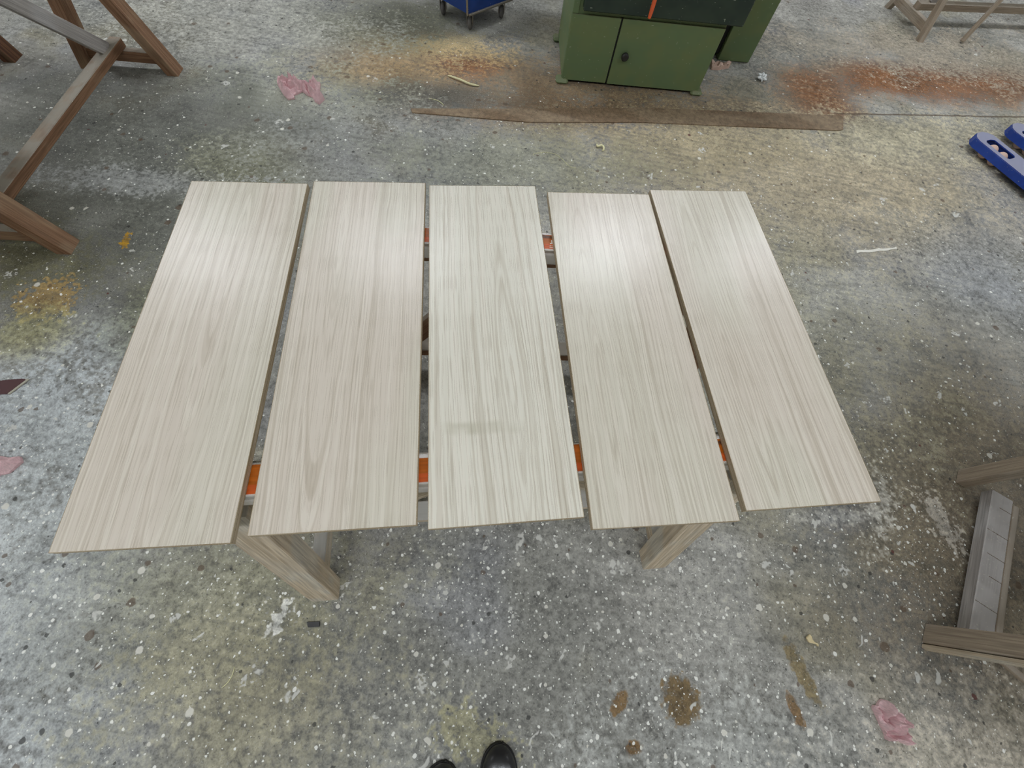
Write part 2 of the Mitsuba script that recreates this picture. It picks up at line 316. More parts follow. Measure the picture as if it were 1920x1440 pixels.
scene['mat_green'] = {'type': 'principled', 'base_color': mikit.proc(paint((100, 120, 84), (108, 122, 82))), 'roughness': 0.45, 'specular': 0.4}
scene['mat_dark_green'] = {'type': 'principled', 'base_color': mikit.proc(paint((42, 56, 50), (50, 64, 54), 9.0, (84, 88, 74), 0.4)), 'roughness': 0.5, 'specular': 0.4}
scene['mat_blue'] = {'type': 'principled', 'base_color': mikit.proc(paint((24, 60, 150), (30, 70, 166), 14.0, (150, 152, 172), 0.9)), 'roughness': 0.42, 'specular': 0.45}
scene['mat_cart_blue'] = {'type': 'principled', 'base_color': mikit.proc(paint((22, 56, 122), (28, 64, 136), 9.0, (90, 100, 120), 0.4)), 'roughness': 0.45}
scene['mat_steel'] = {'type': 'principled', 'base_color': rgb(150, 144, 134), 'roughness': 0.42, 'metallic': 0.7}
scene['mat_black'] = {'type': 'principled', 'base_color': rgb(34, 34, 34), 'roughness': 0.4}
scene['mat_gap'] = {'type': 'principled', 'base_color': rgb(20, 22, 18), 'roughness': 0.8}
scene['mat_orange'] = {'type': 'principled', 'base_color': rgb(232, 104, 62), 'roughness': 0.4}
scene['mat_roller'] = {'type': 'principled', 'base_color': rgb(206, 176, 160), 'roughness': 0.5}
scene['mat_tyre'] = {'type': 'principled', 'base_color': rgb(96, 94, 92), 'roughness': 0.6}
scene['mat_red'] = {'type': 'principled', 'base_color': rgb(96, 34, 30), 'roughness': 0.5}
def pink_color(p, n, uv):
    return mix(lin(204, 166, 170), lin(218, 190, 192), fbm(p.x * 45, p.y * 45, p.z * 45, 3)) * (0.88 + 0.24 * noise(p.x * 500, p.y * 500))
scene['mat_pink'] = {'type': 'twosided', 'bsdf': {'type': 'principled', 'base_color': mikit.proc(pink_color), 'roughness': 0.9, 'specular': 0.1, 'sheen': 0.4}}
scene['mat_sandpaper'] = {'type': 'principled', 'base_color': rgb(88, 62, 64), 'roughness': 0.85}
scene['mat_paper_back'] = {'type': 'principled', 'base_color': rgb(176, 172, 158), 'roughness': 0.85}
scene['mat_chip'] = {'type': 'principled', 'base_color': rgb(218, 202, 160), 'roughness': 0.7}
scene['mat_shaving'] = {'type': 'principled', 'base_color': rgb(222, 218, 176), 'roughness': 0.7}
scene['mat_white'] = {'type': 'principled', 'base_color': rgb(226, 230, 230), 'roughness': 0.6}
scene['mat_streak'] = {'type': 'principled', 'base_color': rgb(226, 224, 214), 'roughness': 0.7}
scene['mat_leather'] = {'type': 'principled', 'base_color': rgb(24, 25, 28), 'roughness': 0.32, 'specular': 0.6, 'clearcoat': 0.4, 'clearcoat_gloss': 0.8}
scene['mat_sole'] = {'type': 'principled', 'base_color': rgb(20, 20, 20), 'roughness': 0.7}
scene['mat_trouser'] = {'type': 'principled', 'base_color': rgb(40, 42, 50), 'roughness': 0.9}
scene['mat_ceiling'] = {'type': 'diffuse', 'reflectance': rgb(226, 226, 223)}
scene['mat_wall'] = {'type': 'diffuse', 'reflectance': rgb(222, 220, 214)}
scene['mat_housing'] = {'type': 'diffuse', 'reflectance': rgb(210, 210, 208)}
def strip_color(p, n, uv):
    f = fbm(p.x * 55, p.y * 55, 2.0, 3); g = noise(p.x * 260, p.y * 260)
    c = mix(lin(136, 118, 96), lin(118, 98, 76), smoothstep(0.35, 0.65, fbm(p.x * 3, p.y * 9, 1.0, 3)))
    return c * (1.0 + 0.7 * (f - 0.5) + 0.4 * (g - 0.5))
scene['mat_strip'] = {'type': 'principled', 'base_color': mikit.proc(strip_color), 'roughness': 0.7}

# ------------------------------------------------------------------ the setting
X0, X1, Y0, Y1, ZC = -8.0, 8.0, -6.0, 9.0, 4.6
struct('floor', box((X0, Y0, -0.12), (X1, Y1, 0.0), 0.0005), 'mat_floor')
struct('ceiling', box((X0, Y0, ZC), (X1, Y1, ZC + 0.1)), 'mat_ceiling')
struct('wall_left', box((X0 - 0.15, Y0, 0), (X0, Y1, ZC)), 'mat_wall')
struct('wall_right', box((X1, Y0, 0), (X1 + 0.15, Y1, ZC)), 'mat_wall')
struct('wall_back', box((X0, Y1, 0), (X1, Y1 + 0.15, ZC)), 'mat_wall')
struct('wall_front', box((X0, Y0 - 0.15, 0), (X1, Y0, ZC)), 'mat_wall')
# the low cover strip that crosses the floor in front of the machine
SP0 = [(-0.972, 2.625), (-0.962, 2.587), (-0.20, 2.705), (0.547, 2.920), (2.019, 3.246), (2.054, 3.433), (0.541, 3.083), (-0.25, 2.835)]
struct('trim_1', slab(SP0, lambda x, y: 0.006, -0.01, step=.05), 'mat_strip')
for lx, ly, lg in LAMPS:
    t = thing('ceiling_lamp', 'white strip lamp hanging under the workshop ceiling', 'lamp', 'strip lamps under the ceiling')
    Ml = frame([lx, ly, 0], LAMP_TURN)
    part(t, 'housing', xf(box((-0.8, -0.14, LAMP_Z + 0.005), (0.8, 0.14, ZC), 0.004), Ml), 'mat_housing')
    q = xf((np.array([[-0.76, -0.11, LAMP_Z], [0.76, -0.11, LAMP_Z], [0.76, 0.11, LAMP_Z], [-0.76, 0.11, LAMP_Z]]), np.array([[0, 2, 1], [0, 3, 2]])), Ml)
    part(t, 'diffuser', q, 'mat_housing', emitter={'type': 'area', 'radiance': {'type': 'rgb', 'value': [v * lg for v in LAMP_RGB]}})

# ------------------------------------------------------------------ trestles
def trestle(label, o, yaw, length, wood, height=0.789, spread=0.46, leg_w=0.095, leg_t=0.068, wrap=False, beam_w=0.078, group=None, leg_mat=None, brace=True):
    """A wooden trestle, its beam along local x: two A-frames of two legs and a cross rail, a stretcher and two braces."""
    t = thing('trestle', label, 'trestle', group); M = frame([o[0], o[1], 0], yaw); hl = length / 2
    A = lambda m: xf(m, M)
    leg_mat = leg_mat or wood
    part(t, 'top_beam', A(bar([-hl + .002, 0, height - .036], [hl - .002, 0, height - .036], beam_w, 0.072, [0, 1, 0], .004)), wood)
    for sx in (-1, 1):
        xc = sx * (hl - leg_w / 2)
        for sy in (-1, 1):
            y0, z1 = sy * spread / 2, height - 0.073
            y1 = sy * 0.028
            sl = (y1 - y0) / z1
            m = bar([xc, y0 - sl * 0.05, -0.05], [xc, y1 + sl * 0.04, z1 + 0.04], leg_w, leg_t, [1, 0, 0], .003, sx * .7 + sy * .3)
            V = m[0].copy(); dz = V[:, 2]
            low = dz < 0.03; V[low, 1] -= sl * V[low, 2]; V[low, 2] = np.where(V[low, 2] < 0.03, 0.0, V[low, 2])
            hi = dz > z1 - 0.03; V[hi, 1] -= sl * (V[hi, 2] - z1); V[hi, 2] = z1
            part(t, 'leg', A((V, m[1], m[2])), leg_mat)
        yr = spread / 2 - 0.045
        part(t, 'cross_rail', A(bar([xc, -yr, 0.08], [xc, yr, 0.08], 0.045, 0.062, [1, 0, 0], .003, sx)), wood)
        if brace:
            part(t, 'brace', A(bar([sx * (hl - 0.14), 0, 0.145], [sx * 0.10, 0, height - 0.085], 0.026, 0.078, [0, 1, 0], .002, sx * 2)), 'mat_grey_wood' if not wrap else wood)
    part(t, 'stretcher', A(bar([-hl + .02, 0, 0.135], [hl - .02, 0, 0.135], 0.068, 0.048, [0, 1, 0], .003, 5)), wood)
    if wrap:
        # a printed plastic film folded over the beam: profile from the near flank over the top to the far flank
        w = beam_w / 2 + 0.003; top = height + 0.0022
        prof = [(-w, height - .05), (-w, height - .012), (-w + .004, height - .003), (-w + .011, top), (0, top), (w - .011, top), (w - .004, height - .003), (w, height - .012), (w, height - .05)]
        P = np.array(prof); s = np.r_[0, np.cumsum(np.linalg.norm(np.diff(P, axis=0), axis=1))]
        s = np.interp(P[:, 0], [-w, w], [0.0, 1.0])
        n = 12; xs = np.linspace(-hl + .04, hl - .04, n)
        outer = np.array([[x, y, z] for x in xs for y, z in P]); k = len(P)
        nn = np.array([(-1, 0), (-1, 0), (-.8, .6), (-.3, .95), (0, 1), (.3, .95), (.8, .6), (1, 0), (1, 0)]) * 0.0015
        inner = np.array([[x, y - a, z - b] for x in xs for (y, z), (a, b) in zip(P, nn)])
        V = np.vstack([outer, inner]); UV = np.array([[x, q] for x in xs for q in s] * 2); F = []
        N = len(outer)
        for i in range(n - 1):
            for j in range(k - 1):
                a = i * k + j; F += [[a, a + k, a + k + 1], [a, a + k + 1, a + 1]]
                b = N + a; F += [[b, b + k + 1, b + k], [b, b + 1, b + k + 1]]
        for i in range(n - 1):
            for j in (0, k - 1):
                a = i * k + j; F += [[a, a + N, a + k], [a + k, a + N, a + N + k]]
        wr = part(t, 'film_wrap', A((V, np.array(F), UV)), 'mat_wrap', label='orange and white printed plastic film folded over the beam')
        if wrap == 2:
            for x0, y0, dx, dy in ((0.004, -0.0265, .030, .0035), (0.004, -0.0195, .029, .003), (0.005, -0.011, .010, .004), (0.009, -0.008, .0035, .013), (0.017, -0.010, .008, .0035), (0.021, -0.006, .0035, .012), (0.028, -0.011, .0035, .018)):
                part(wr, 'print', A(box((x0, y0, top - .0002), (x0 + dx, y0 + dy, top + .0005), .0001)), 'mat_print_white')
    return t
G_T = None
trestle('pale old trestle under the near ends of the oak boards, orange film on its beam', (0.012, 0.228), math.radians(14.2), 1.335, 'mat_pale_trestle_wood', wrap=1, spread=0.46)
trestle('old trestle hidden under the far ends of the oak boards, orange film on its beam', (0.03, 0.912), math.radians(9.2), 1.335, 'mat_trestle_wood', wrap=2, spread=0.44)
trestle('old brown trestle at the left edge, beside the far left corner of the boards', (-2.655, 1.80), math.radians(98.8), 1.58, 'mat_trestle_wood', height=0.80, spread=0.52)
trestle('second brown trestle behind the one at the left edge, only a leg and foot showing', (-3.62, 1.65), math.radians(98.8), 1.58, 'mat_dark_trestle_wood', height=0.80, spread=0.52)
trestle('worn trestle in the upper right corner, past the rust coloured sawdust', (3.62, 5.27), math.radians(16.0), 1.5, 'mat_bench_wood', height=0.80, spread=0.56, leg_w=0.05, leg_t=0.05)
t = thing('batten', 'thin pale batten leaning on the trestle in the upper right corner', 'batten')
tag(t, kind=None)
scene[t] = put(bar([3.40, 4.90, 0.012], [3.60, 5.16, 0.84], 0.035, 0.022, [1, 0, 0], .002), 'mat_bench_wood')

# an unseen sheet, added over the two brown trestles to shade the floor
t = thing('added_shade_sheet', 'large unseen chipboard sheet added across the two brown trestles to shade the floor', 'sheet')
scene[t] = put(xf(box((-3.95, -0.72, 0.8005), (-2.62, 0.62, 0.8195), .0005), frame([0.32, 1.62, 0], math.radians(8.8))), 'mat_chip')

# ------------------------------------------------------------------ the five veneered boards
BOARDS = [(-0.75315, 0.42426, 0.22083, 0.3233), (-0.41631, 0.51330, 0.23265, 0.3281), (-0.07793, 0.58532, 0.24408, 0.3284), (0.27269, 0.64229, 0.22147, 0.3294), (0.60323, 0.73984, 0.23467, 0.3294)]
BL = ['pale oak board at the left end of the row, nearest the brown trestle',
      'pinkish oak board second from the left, above the trestle leg sticking out in front',
      'middle oak board of the five, with strong dark grain lines and a greenish smear',
      'oak board second from the right, a lamp gleaming on its far half',
      'pale oak board at the right end of the row, nearest the bench frame']
ZT = 0.8112
for i, (bx, by, a, w) in enumerate(BOARDS):
    t = thing('oak_board', BL[i], 'board', 'oak veneered boards laid out on two trestles')
    M = frame([bx, by, ZT - 0.0095], a); e = 0.0012
    W2, L2 = w / 2, 0.5
    m = chambox((w - 2 * e, 1.0 - 2 * e, 0.019), 0.0004)
    V = m[0]; uv = np.c_[V[:, 0] + W2 + 10 * i, V[:, 1] + L2]
    part(t, 'panel', xf((V, m[1], uv), M), 'mat_oak')
    for s in (-1, 1):
        part(t, 'edge_band', xf(box((s * (W2 - e / 2) - e / 2, -L2 + e, -.0094), (s * (W2 - e / 2) + e / 2, L2 - e, .0094), .0003), M), 'mat_oak_edge', label='slightly darker veneer edge')
    for s in (-1, 1):
        part(t, 'edge_band', xf(box((-W2, s * (L2 - e / 2) - e / 2, -.0094), (W2, s * (L2 - e / 2) + e / 2, .0094), .0003), M), 'mat_oak_edge', label='slightly darker veneer edge')

# ------------------------------------------------------------------ the green machine
yaw = math.radians(8.70)
M = frame([0, 0, 0], yaw); A = lambda m: xf(m, M)
t = thing('green_machine', 'green sheet steel woodworking machine with a dark green head, standing behind the boards', 'machine')
FY = 3.187
part(t, 'body', A(join(box((0.446, FY + 0.012, 0.028), (1.452, FY + 0.565, 0.80), .004), box((0.446, FY, 0.40), (0.486, FY + 0.02, 0.80), .003))), 'mat_green')
part(t, 'front_panel', A(box((0.448, FY, 0.022), (0.764, FY + 0.013, 0.398), .002)), 'mat_green')
dkey = part(t, 'door', A(box((0.775, FY - 0.002, 0.020), (1.449, FY + 0.013, 0.398), .002)), 'mat_green')
part(dkey, 'knob', trimesh.util.concatenate([cyl([0, 0, 0], [0, -0.012, 0], 0.010), cyl([0, -0.010, 0], [0, -0.040, 0], 0.024, 24, .3)]).apply_transform(M @ frame([0.846, FY - .002, 0.205], 0)), 'mat_black', 40, label='round black knob')
part(t, 'seam', A(box((0.763, FY + 0.006, 0.03), (0.776, FY + 0.0125, 0.40), .001)), 'mat_gap')
part(t, 'plinth', A(box((0.47, FY + 0.03, 0.0), (1.42, FY + 0.54, 0.03), .002)), 'mat_gap')
for fx, fy in ((0.452, FY + 0.012), (1.440, FY + 0.012), (0.452, FY + 0.55), (1.440, FY + 0.55)):
    part(t, 'foot', A(box((fx - 0.045, fy - 0.040, 0), (fx + 0.045, fy + 0.045, 0.030), .014)), 'mat_green')
hk = part(t, 'head', A(box((0.506, FY - 0.045, 0.432), (1.530, FY + 0.50, 0.95), .006)), 'mat_dark_green', label='dark green head overhanging the door')
part(t, 'handle', tube([(0.906, FY - 0.10, 0.455), (0.905, FY - 0.105, 0.50), (0.903, FY - 0.11, 0.58), (0.90, FY - 0.11, 0.66)], [0.010, 0.0125, 0.0125, 0.012], 14).apply_transform(M), 'mat_orange', 40, label='orange lever')
part(t, 'lever_arm', tube([(0.902, FY - 0.11, 0.63), (0.902, FY - 0.03, 0.66)], 0.009, 12).apply_transform(M), 'mat_black', 40)
part(t, 'head_knob', cyl([0.62, FY - 0.045, 0.555], [0.62, FY - 0.075, 0.555], 0.022, 20, .3).apply_transform(M), 'mat_black', 40)
part(t, 'side_cabinet', A(join(box((1.712, 3.668, 0.004), (1.962, 4.14, 0.62), .004))), 'mat_green')
part(t, 'gap_shade', A(box((1.44, 3.70, 0.03), (1.716, 4.14, 0.60), .004)), 'mat_gap', label='near-black block painting in the shade of the gap beside the door')  # near-black filler, the shade of the gap put into its colour
part(t, 'hinge', A(box((1.958, 3.70, 0.06), (1.972, 3.73, 0.10), .003)), 'mat_black')
part(t, 'table', A(box((0.40, FY - 0.02, 0.95), (2.0, FY + 1.0, 0.98), .004)), 'mat_steel', label='grey steel table')
# pinkish scrap beneath the side cabinet
t = thing('torn_scrap', 'small crumpled pinkish scrap on the floor right of the green door', 'scrap')
scene[t] = put(slab([(1.07, 3.80), (1.16, 3.83), (1.24, 3.86), (1.22, 3.80), (1.14, 3.75), (1.08, 3.735)], lambda x, y: .012 + .03 * meshkit.noise([x * 60, y * 60, 1.0]), step=.012), 'mat_roller', 40)

# ------------------------------------------------------------------ blue tool cart at the top edge
M = frame([-0.80, 3.62, 0], math.radians(34.0)); A = lambda m: xf(m, M)
t = thing('tool_cart', 'blue steel cart on castors at the top edge, left of the green machine', 'cart')
ang = math.radians(22.0)
P = Polygon([(0.0, 0.0), (0.46, 0.24), (0.16, 0.76), (-0.36, 0.36)])
body = trimesh.creation.extrude_polygon(Polygon([(-0.798, 3.618), (-0.525, 3.96), (-0.90, 4.26), (-1.10, 3.80)]), 0.75)
body.apply_translation([0, 0, 0.125])
part(t, 'body', body, 'mat_cart_blue')
part(t, 'rim', bar([-0.790, 3.612, 0.121], [-0.520, 3.952, 0.121], 0.012, 0.014, [0, 0, 1], .002), 'mat_steel', label='bare metal lower rim')
part(t, 'corner_post', bar([-0.800, 3.610, 0.118], [-0.800, 3.610, 0.87], 0.014, 0.014, [1, 0, 0], .003), 'mat_steel', label='bare metal corner edge')
for cx, cy in ((-0.80, 3.70), (-0.60, 3.94), (-0.90, 4.16), (-1.04, 3.84)):
    c = part(t, 'castor', trimesh.util.concatenate([cyl([cx - .014, cy, 0.042], [cx + .014, cy, 0.042], 0.042, 24, .2)]), 'mat_tyre', 40)
    part(c, 'fork', join(bar([cx - .021, cy, .03], [cx - .021, cy, .128], .03, .004, [0, 1, 0], .001), bar([cx + .021, cy, .03], [cx + .021, cy, .128], .03, .004, [0, 1, 0], .001), box((cx - .025, cy - .02, .108), (cx + .025, cy + .02, .128), .002)), 'mat_steel')

# ------------------------------------------------------------------ dark red machine foot at the top edge
t = thing('red_machine', 'dark red machine base peeking in at the top edge right of the green machine', 'machine')
part(t, 'base', xf(box((-0.24, 0.0, 0.028), (0.26, 0.5, 0.9), .01), frame([2.06, 5.26, 0], math.radians(12))), 'mat_red')
for fx, fy in ((-.2, .05), (.20, .03), (-.2, .45), (.2, .45)):
    part(t, 'foot', cyl([fx, fy, 0], [fx, fy, 0.032], 0.045, 20, .1).apply_transform(frame([2.06, 5.26, 0], math.radians(12))), 'mat_black', 40)

# ------------------------------------------------------------------ blue pallet truck
t = thing('pallet_truck', 'blue pallet truck at the right edge, its two fork tips pointing into the room', 'pallet truck')
d = np.array([0.515, -0.857]); nrm = np.array([0.857, 0.515]); yawf = math.atan2(d[1], d[0])
def fork(off, tip):
    """One fork in its own frame: x from the tip backwards, y across (0 the near edge); a folded channel with a slot for the rollers."""
    Lf, Wd = 1.15, 0.165
    ol = [(0.02, 0.03), (0.0, 0.055), (0.0, 0.11), (0.02, 0.14), (0.055, Wd), (Lf, Wd), (Lf, 0), (0.07, 0), (0.035, 0.012)]
    hole = [(0.10, 0.038), (0.085, 0.055), (0.085, 0.10), (0.10, 0.125), (0.27, 0.125), (0.285, 0.105), (0.285, 0.055), (0.27, 0.038)]
    plate = trimesh.creation.extrude_polygon(Polygon(ol, [hole]), 0.006); plate.apply_translation([0, 0, 0.080])
    sides = []
    pts = ol + [ol[0]]
    for a, b in zip(pts[:-1], pts[1:]):
        if a[0] == Lf and b[0] == Lf: continue
        low = 0.036
        Pq = Polygon([a, b, (b[0] + (0.0 if b[0] > .05 else .004), b[1] * .94 + .005), (a[0] + (0.0 if a[0] > .05 else .004), a[1] * .94 + .005)]).buffer(0.0015)
        s = trimesh.creation.extrude_polygon(Pq, 0.082 - low); s.apply_translation([0, 0, low]); sides.append(s)
    m = trimesh.util.concatenate([plate] + sides)
    Mf = frame([2.894 + nrm[0] * off, 3.325 + nrm[1] * off, 0], yawf)
    Mf[:3, 1] = [nrm[0], nrm[1], 0]
    # keep it right-handed: x along the fork, y across
    if np.linalg.det(Mf[:3, :3]) < 0: m.invert()
    m.apply_transform(Mf); Mt = Mf @ frame([tip, 0, 0], 0)
    k = part(t, 'fork', m, 'mat_blue', 30, label='blue fork, dusty grey on top')
    for rx in (0.145, 0.225):
        r = cyl([rx, 0.042, 0.040], [rx, 0.112, 0.040], 0.039, 24, .12); r.apply_transform(Mf)
        part(k, 'roller', r, 'mat_roller', 40, label='pale pinkish load roller')
    ax = tube([(0.30, 0.012, 0.03), (0.55, 0.02, 0.036), (1.1, 0.02, 0.05)], 0.008, 10); ax.apply_transform(Mf)
    part(k, 'push_rod', ax, 'mat_black', 40)
    return Mf
Mf = fork(0.0, 0); fork(0.385, 0)
b = trimesh.util.concatenate([trimesh.creation.box((0.20, 0.55, 0.30)), trimesh.creation.cylinder(0.06, 0.5).apply_translation([0.12, 0, 0.12])])
b.apply_translation([1.23, 0.275, 0.20]); b.apply_transform(Mf); b.fix_normals()
part(t, 'pump_block', b, 'mat_blue')
hb = trimesh.util.concatenate([tube([(1.36, .275, .42), (1.46, .275, .8), (1.52, .275, 1.10)], .016, 12), tube([(1.52, .17, 1.10), (1.52, .38, 1.10)], .014, 12)])
hb.apply_transform(Mf); part(t, 'tiller', hb, 'mat_black', 40)
for q in (0.20, 0.75):
    w = cyl([1.36, q - .025, .08], [1.36, q + .025, .08], .08, 24, .1); w.apply_transform(Mf); part(t, 'steer_wheel', w, 'mat_tyre', 40)

# ------------------------------------------------------------------ work bench at the right edge: its end frame shows, its top lies beyond the edge of the picture
t = thing('work_bench', 'dusty wooden bench at the right edge, two posts joined by a low rail', 'bench')
pa, pb = np.array([2.075, 0.742, 0]), np.array([1.735, 0.068, 0])
dirp = (pa - pb) / np.linalg.norm(pa - pb); per = np.array([dirp[1], -dirp[0], 0])
TOPZ = 0.86
for base in (pa, pb):
    b0 = base + per * 0.02
    part(t, 'post', bar(b0, b0 + [0, 0, TOPZ], 0.075, 0.042, dirp, .003), 'mat_bench_wood')
r0, r1 = pa + per * 0.125 - dirp * 0.03, pb + per * 0.125 + dirp * 0.02
part(t, 'end_rail', bar(r0 + [0, 0, .05], r1 + [0, 0, .05], 0.085, 0.05, per, .003), 'mat_grey_wood', label='low grey dusty rail with saw cuts across it')
for f, wd in ((.10, .05), (.28, .085), (.43, .07), (.56, .05), (.74, .085)):
    q = r0 + (r1 - r0) * f + [0, 0, .0752]
    part(t, 'saw_cut', bar(q - per * (.042 - .085 + wd), q + per * .042, .0022, .0012, dirp, .0003), 'mat_dark_trestle_wood', label='dark saw cut')
q = pb + per * 0.012 - dirp * .050
part(t, 'sidelit_strip', bar(q, q + [0, 0, TOPZ - .002], .016, .020, dirp, .002), 'mat_pale_trestle_wood', label='pale thin strip added for the sidelit corner of the post')  # added strip, its pale colour imitates sidelight on the post corner
cv = [r0 + per * 0.058 + [0, 0, 0.066] - dirp * .02, r0 * .5 + r1 * .5 + per * 0.056 + [0, 0, .066], r1 + per * .058 + [0, 0, .066] + dirp * .10, r1 + per * .064 + [0, 0, .066] + dirp * .055, r1 + per * .090 + [0, 0, .066] + dirp * .030, r1 + per * .15 + [0, 0, .066] + dirp * .020, r1 + per * .9 + [0, 0, .066] + dirp * .014]
part(t, 'bent_strip', tube(cv, 0.014, 10), 'mat_bench_wood', 40, label='pale rounded strip along the inner side')
for base in (pa, pb):
    part(t, 'back_post', bar(base + per * 1.13, base + per * 1.13 + [0, 0, TOPZ], 0.075, 0.042, dirp, .003), 'mat_bench_wood')
Mb = frame([1.64, -0.14, 0], math.radians(-14))
part(t, 'bench_top', xf(box((0.0, 0.0, TOPZ), (1.3, 1.35, TOPZ + 0.04), .003), Mb), 'mat_bench_wood')

# ------------------------------------------------------------------ small things lying on the floor
def rag(name, label, poly, h, f, seed, creases=(), mat='mat_pink'):
    from shapely.geometry import LineString
    creases = [LineString(c) for c in creases]
    P = Polygon(poly); ring = P.exterior
    def top(x, y):
        q = np.array([x * f, y * f, seed * 1.0])
        def ridge(v, k): return (1 - abs(2 * v - 1)) ** k
        wq = q + 0.7 * meshkit.noise(q * 1.3 + 4, seed + 1)
        r1 = ridge(meshkit.noise(wq * [1.0, 0.45, 1], seed), 5); r2 = ridge(meshkit.noise(wq * [0.8, 2.2, 1] + 7, seed + 2), 5); r3 = ridge(meshkit.noise(wq * 2.6 + 3, seed + 5), 3)
        dd = min(ring.distance(Point(x, y)) / 0.016, 1.0)
        b_ = meshkit.noise(q * 0.8 + 9, seed + 3)
        deep = 1.0
        for c in creases: deep *= 1 - 0.88 * math.exp(-(c.distance(Point(x, y)) / 0.006) ** 2)
        return 0.0025 + deep * h * (0.30 + 0.70 * dd) * (0.55 * b_ + 0.75 * r1 + 0.6 * r2 + 0.25 * r3)
    t = thing(name, label, 'cloth')
    scene[t] = put(slab(poly, top, step=0.0038), mat, 25)
PA = [(-1.8485, 2.6144), (-1.8522, 2.6486), (-1.8231, 2.6666), (-1.7827, 2.6568), (-1.7239, 2.666), (-1.6555, 2.6849), (-1.6014, 2.7082), (-1.5827, 2.6432), (-1.5487, 2.5927), (-1.5198, 2.5629), (-1.5346, 2.5058), (-1.5689, 2.5228), (-1.5984, 2.5606), (-1.6393, 2.5739), (-1.6803, 2.6004), (-1.7012, 2.5681), (-1.718, 2.5459), (-1.6969, 2.5182), (-1.7332, 2.4947), (-1.784, 2.5387)]
PB = [(1.4679, -0.205), (1.4747, -0.1963), (1.4859, -0.1966), (1.4952, -0.1842), (1.5088, -0.1743), (1.5251, -0.1746), (1.5323, -0.1853), (1.5429, -0.202), (1.5557, -0.2027), (1.5758, -0.2062), (1.5762, -0.2305), (1.5788, -0.2515), (1.5755, -0.2768), (1.5814, -0.2907), (1.5569, -0.2942), (1.5356, -0.2849), (1.5167, -0.2912), (1.4978, -0.2915), (1.4957, -0.2732), (1.4852, -0.2498), (1.4773, -0.2281)]
PC = [(-2.0517, 0.0877), (-1.9146, 0.1022), (-1.8722, 0.102), (-1.8332, 0.1128), (-1.8145, 0.0948), (-1.8339, 0.047), (-1.8656, 0.033), (-1.9579, -0.0102)]
rag('pink_rag', 'crumpled pink rag with a twisted waist, between the brown trestle and the blue cart', PA, 0.050, 22.0, 3, [[(-1.80, 2.60), (-1.74, 2.575), (-1.69, 2.60), (-1.62, 2.665)], [(-1.66, 2.68), (-1.645, 2.60), (-1.58, 2.535)], [(-1.78, 2.64), (-1.76, 2.55)]])
rag('pink_rag', 'crumpled pink rag in the lower right corner below the bench frame', PB, 0.050, 30.0, 8, [[(1.535, -0.190), (1.513, -0.215), (1.507, -0.250), (1.502, -0.275)], [(1.486, -0.205), (1.498, -0.235)], [(1.510, -0.277), (1.545, -0.268), (1.570, -0.25)]])
rag('pink_rag', 'flat pink rag cut off by the left edge, below the strip of sandpaper', PC, 0.022, 24.0, 5)
t = thing('sandpaper_strip', 'dark maroon strip of sandpaper lying on the floor at the left edge', 'sandpaper')
SP = [(-2.2846, 0.3386), (-2.1199, 0.3916), (-2.0323, 0.4167), (-2.0106, 0.4185), (-2.0065, 0.3493), (-2.0797, 0.3349), (-2.249, 0.2918)]
SP = [(-2.2846, 0.3386), (-2.1199, 0.3916), (-2.0323, 0.4167), (-2.0180, 0.4170), (-2.0500, 0.3409), (-2.0797, 0.3349), (-2.249, 0.2918)]
part(t, 'grit_face', slab(SP, lambda x, y: .004 + .003 * math.sin(x * 30), lambda x, y: .0015 + .003 * math.sin(x * 30) * .5, step=.01), 'mat_sandpaper')
part(t, 'torn_edge', slab([(-2.0310, 0.4180), (-2.0080, 0.4195), (-2.0400, 0.3436), (-2.0500, 0.3420)], lambda x, y: .0055, .0022, step=.008), 'mat_paper_back', label='pale paper back at the folded edge')
t = thing('wood_chip', 'small pale wood chip with a tail, left of the lower bench post', 'wood chip')
CH = [(1.2695, -0.0088), (1.2744, -0.0131), (1.2776, -0.0257), (1.2853, -0.031), (1.2999, -0.0352), (1.2999, -0.0453), (1.2927, -0.0378), (1.2792, -0.037), (1.2691, -0.0371), (1.2625, -0.0359), (1.2534, -0.0229)]
scene[t] = put(slab(CH, lambda x, y: .012 - .15 * max(0, x - 1.27), lambda x, y: max(.0006, .006 - .15 * max(0, x - 1.265)), step=.004), 'mat_chip')
t = thing('plastic_bit', 'small black rectangular bit on the floor below the front left trestle leg', 'scrap')
scene[t] = put(slab([(-0.5596, -0.2538), (-0.5186, -0.2457), (-0.5129, -0.2613), (-0.5519, -0.269)], lambda x, y: .006, step=.006), 'mat_black')
rng = np.random.default_rng(4)
t = thing('paper_ball', 'small crumpled white scrap right of the green machine, beside the orange sawdust', 'scrap')
m = trimesh.creation.icosphere(3, 0.028); v = m.vertices
u = v / np.linalg.norm(v, axis=1, keepdims=True)
k = 0.55 + 0.9 * np.abs(meshkit.noise(u * 2.2 + 5, 2) - .5) * 2
for dq in ([.8, .9, .25], [-.9, .6, .4], [.5, -.9, .1], [-.8, -.5, .1], [.1, 1, .5]):
    dq = np.array(dq) / np.linalg.norm(dq); k = k + 0.9 * np.clip((u @ dq - .90) / .10, 0, 1) ** 1.5
m.vertices = u * (k[:, None] * .030) * [1, 1, .75]; m.apply_translation([1.47, 3.72, -m.bounds[0][2] + .0005])
scene[t] = put(m, 'mat_white', 40)
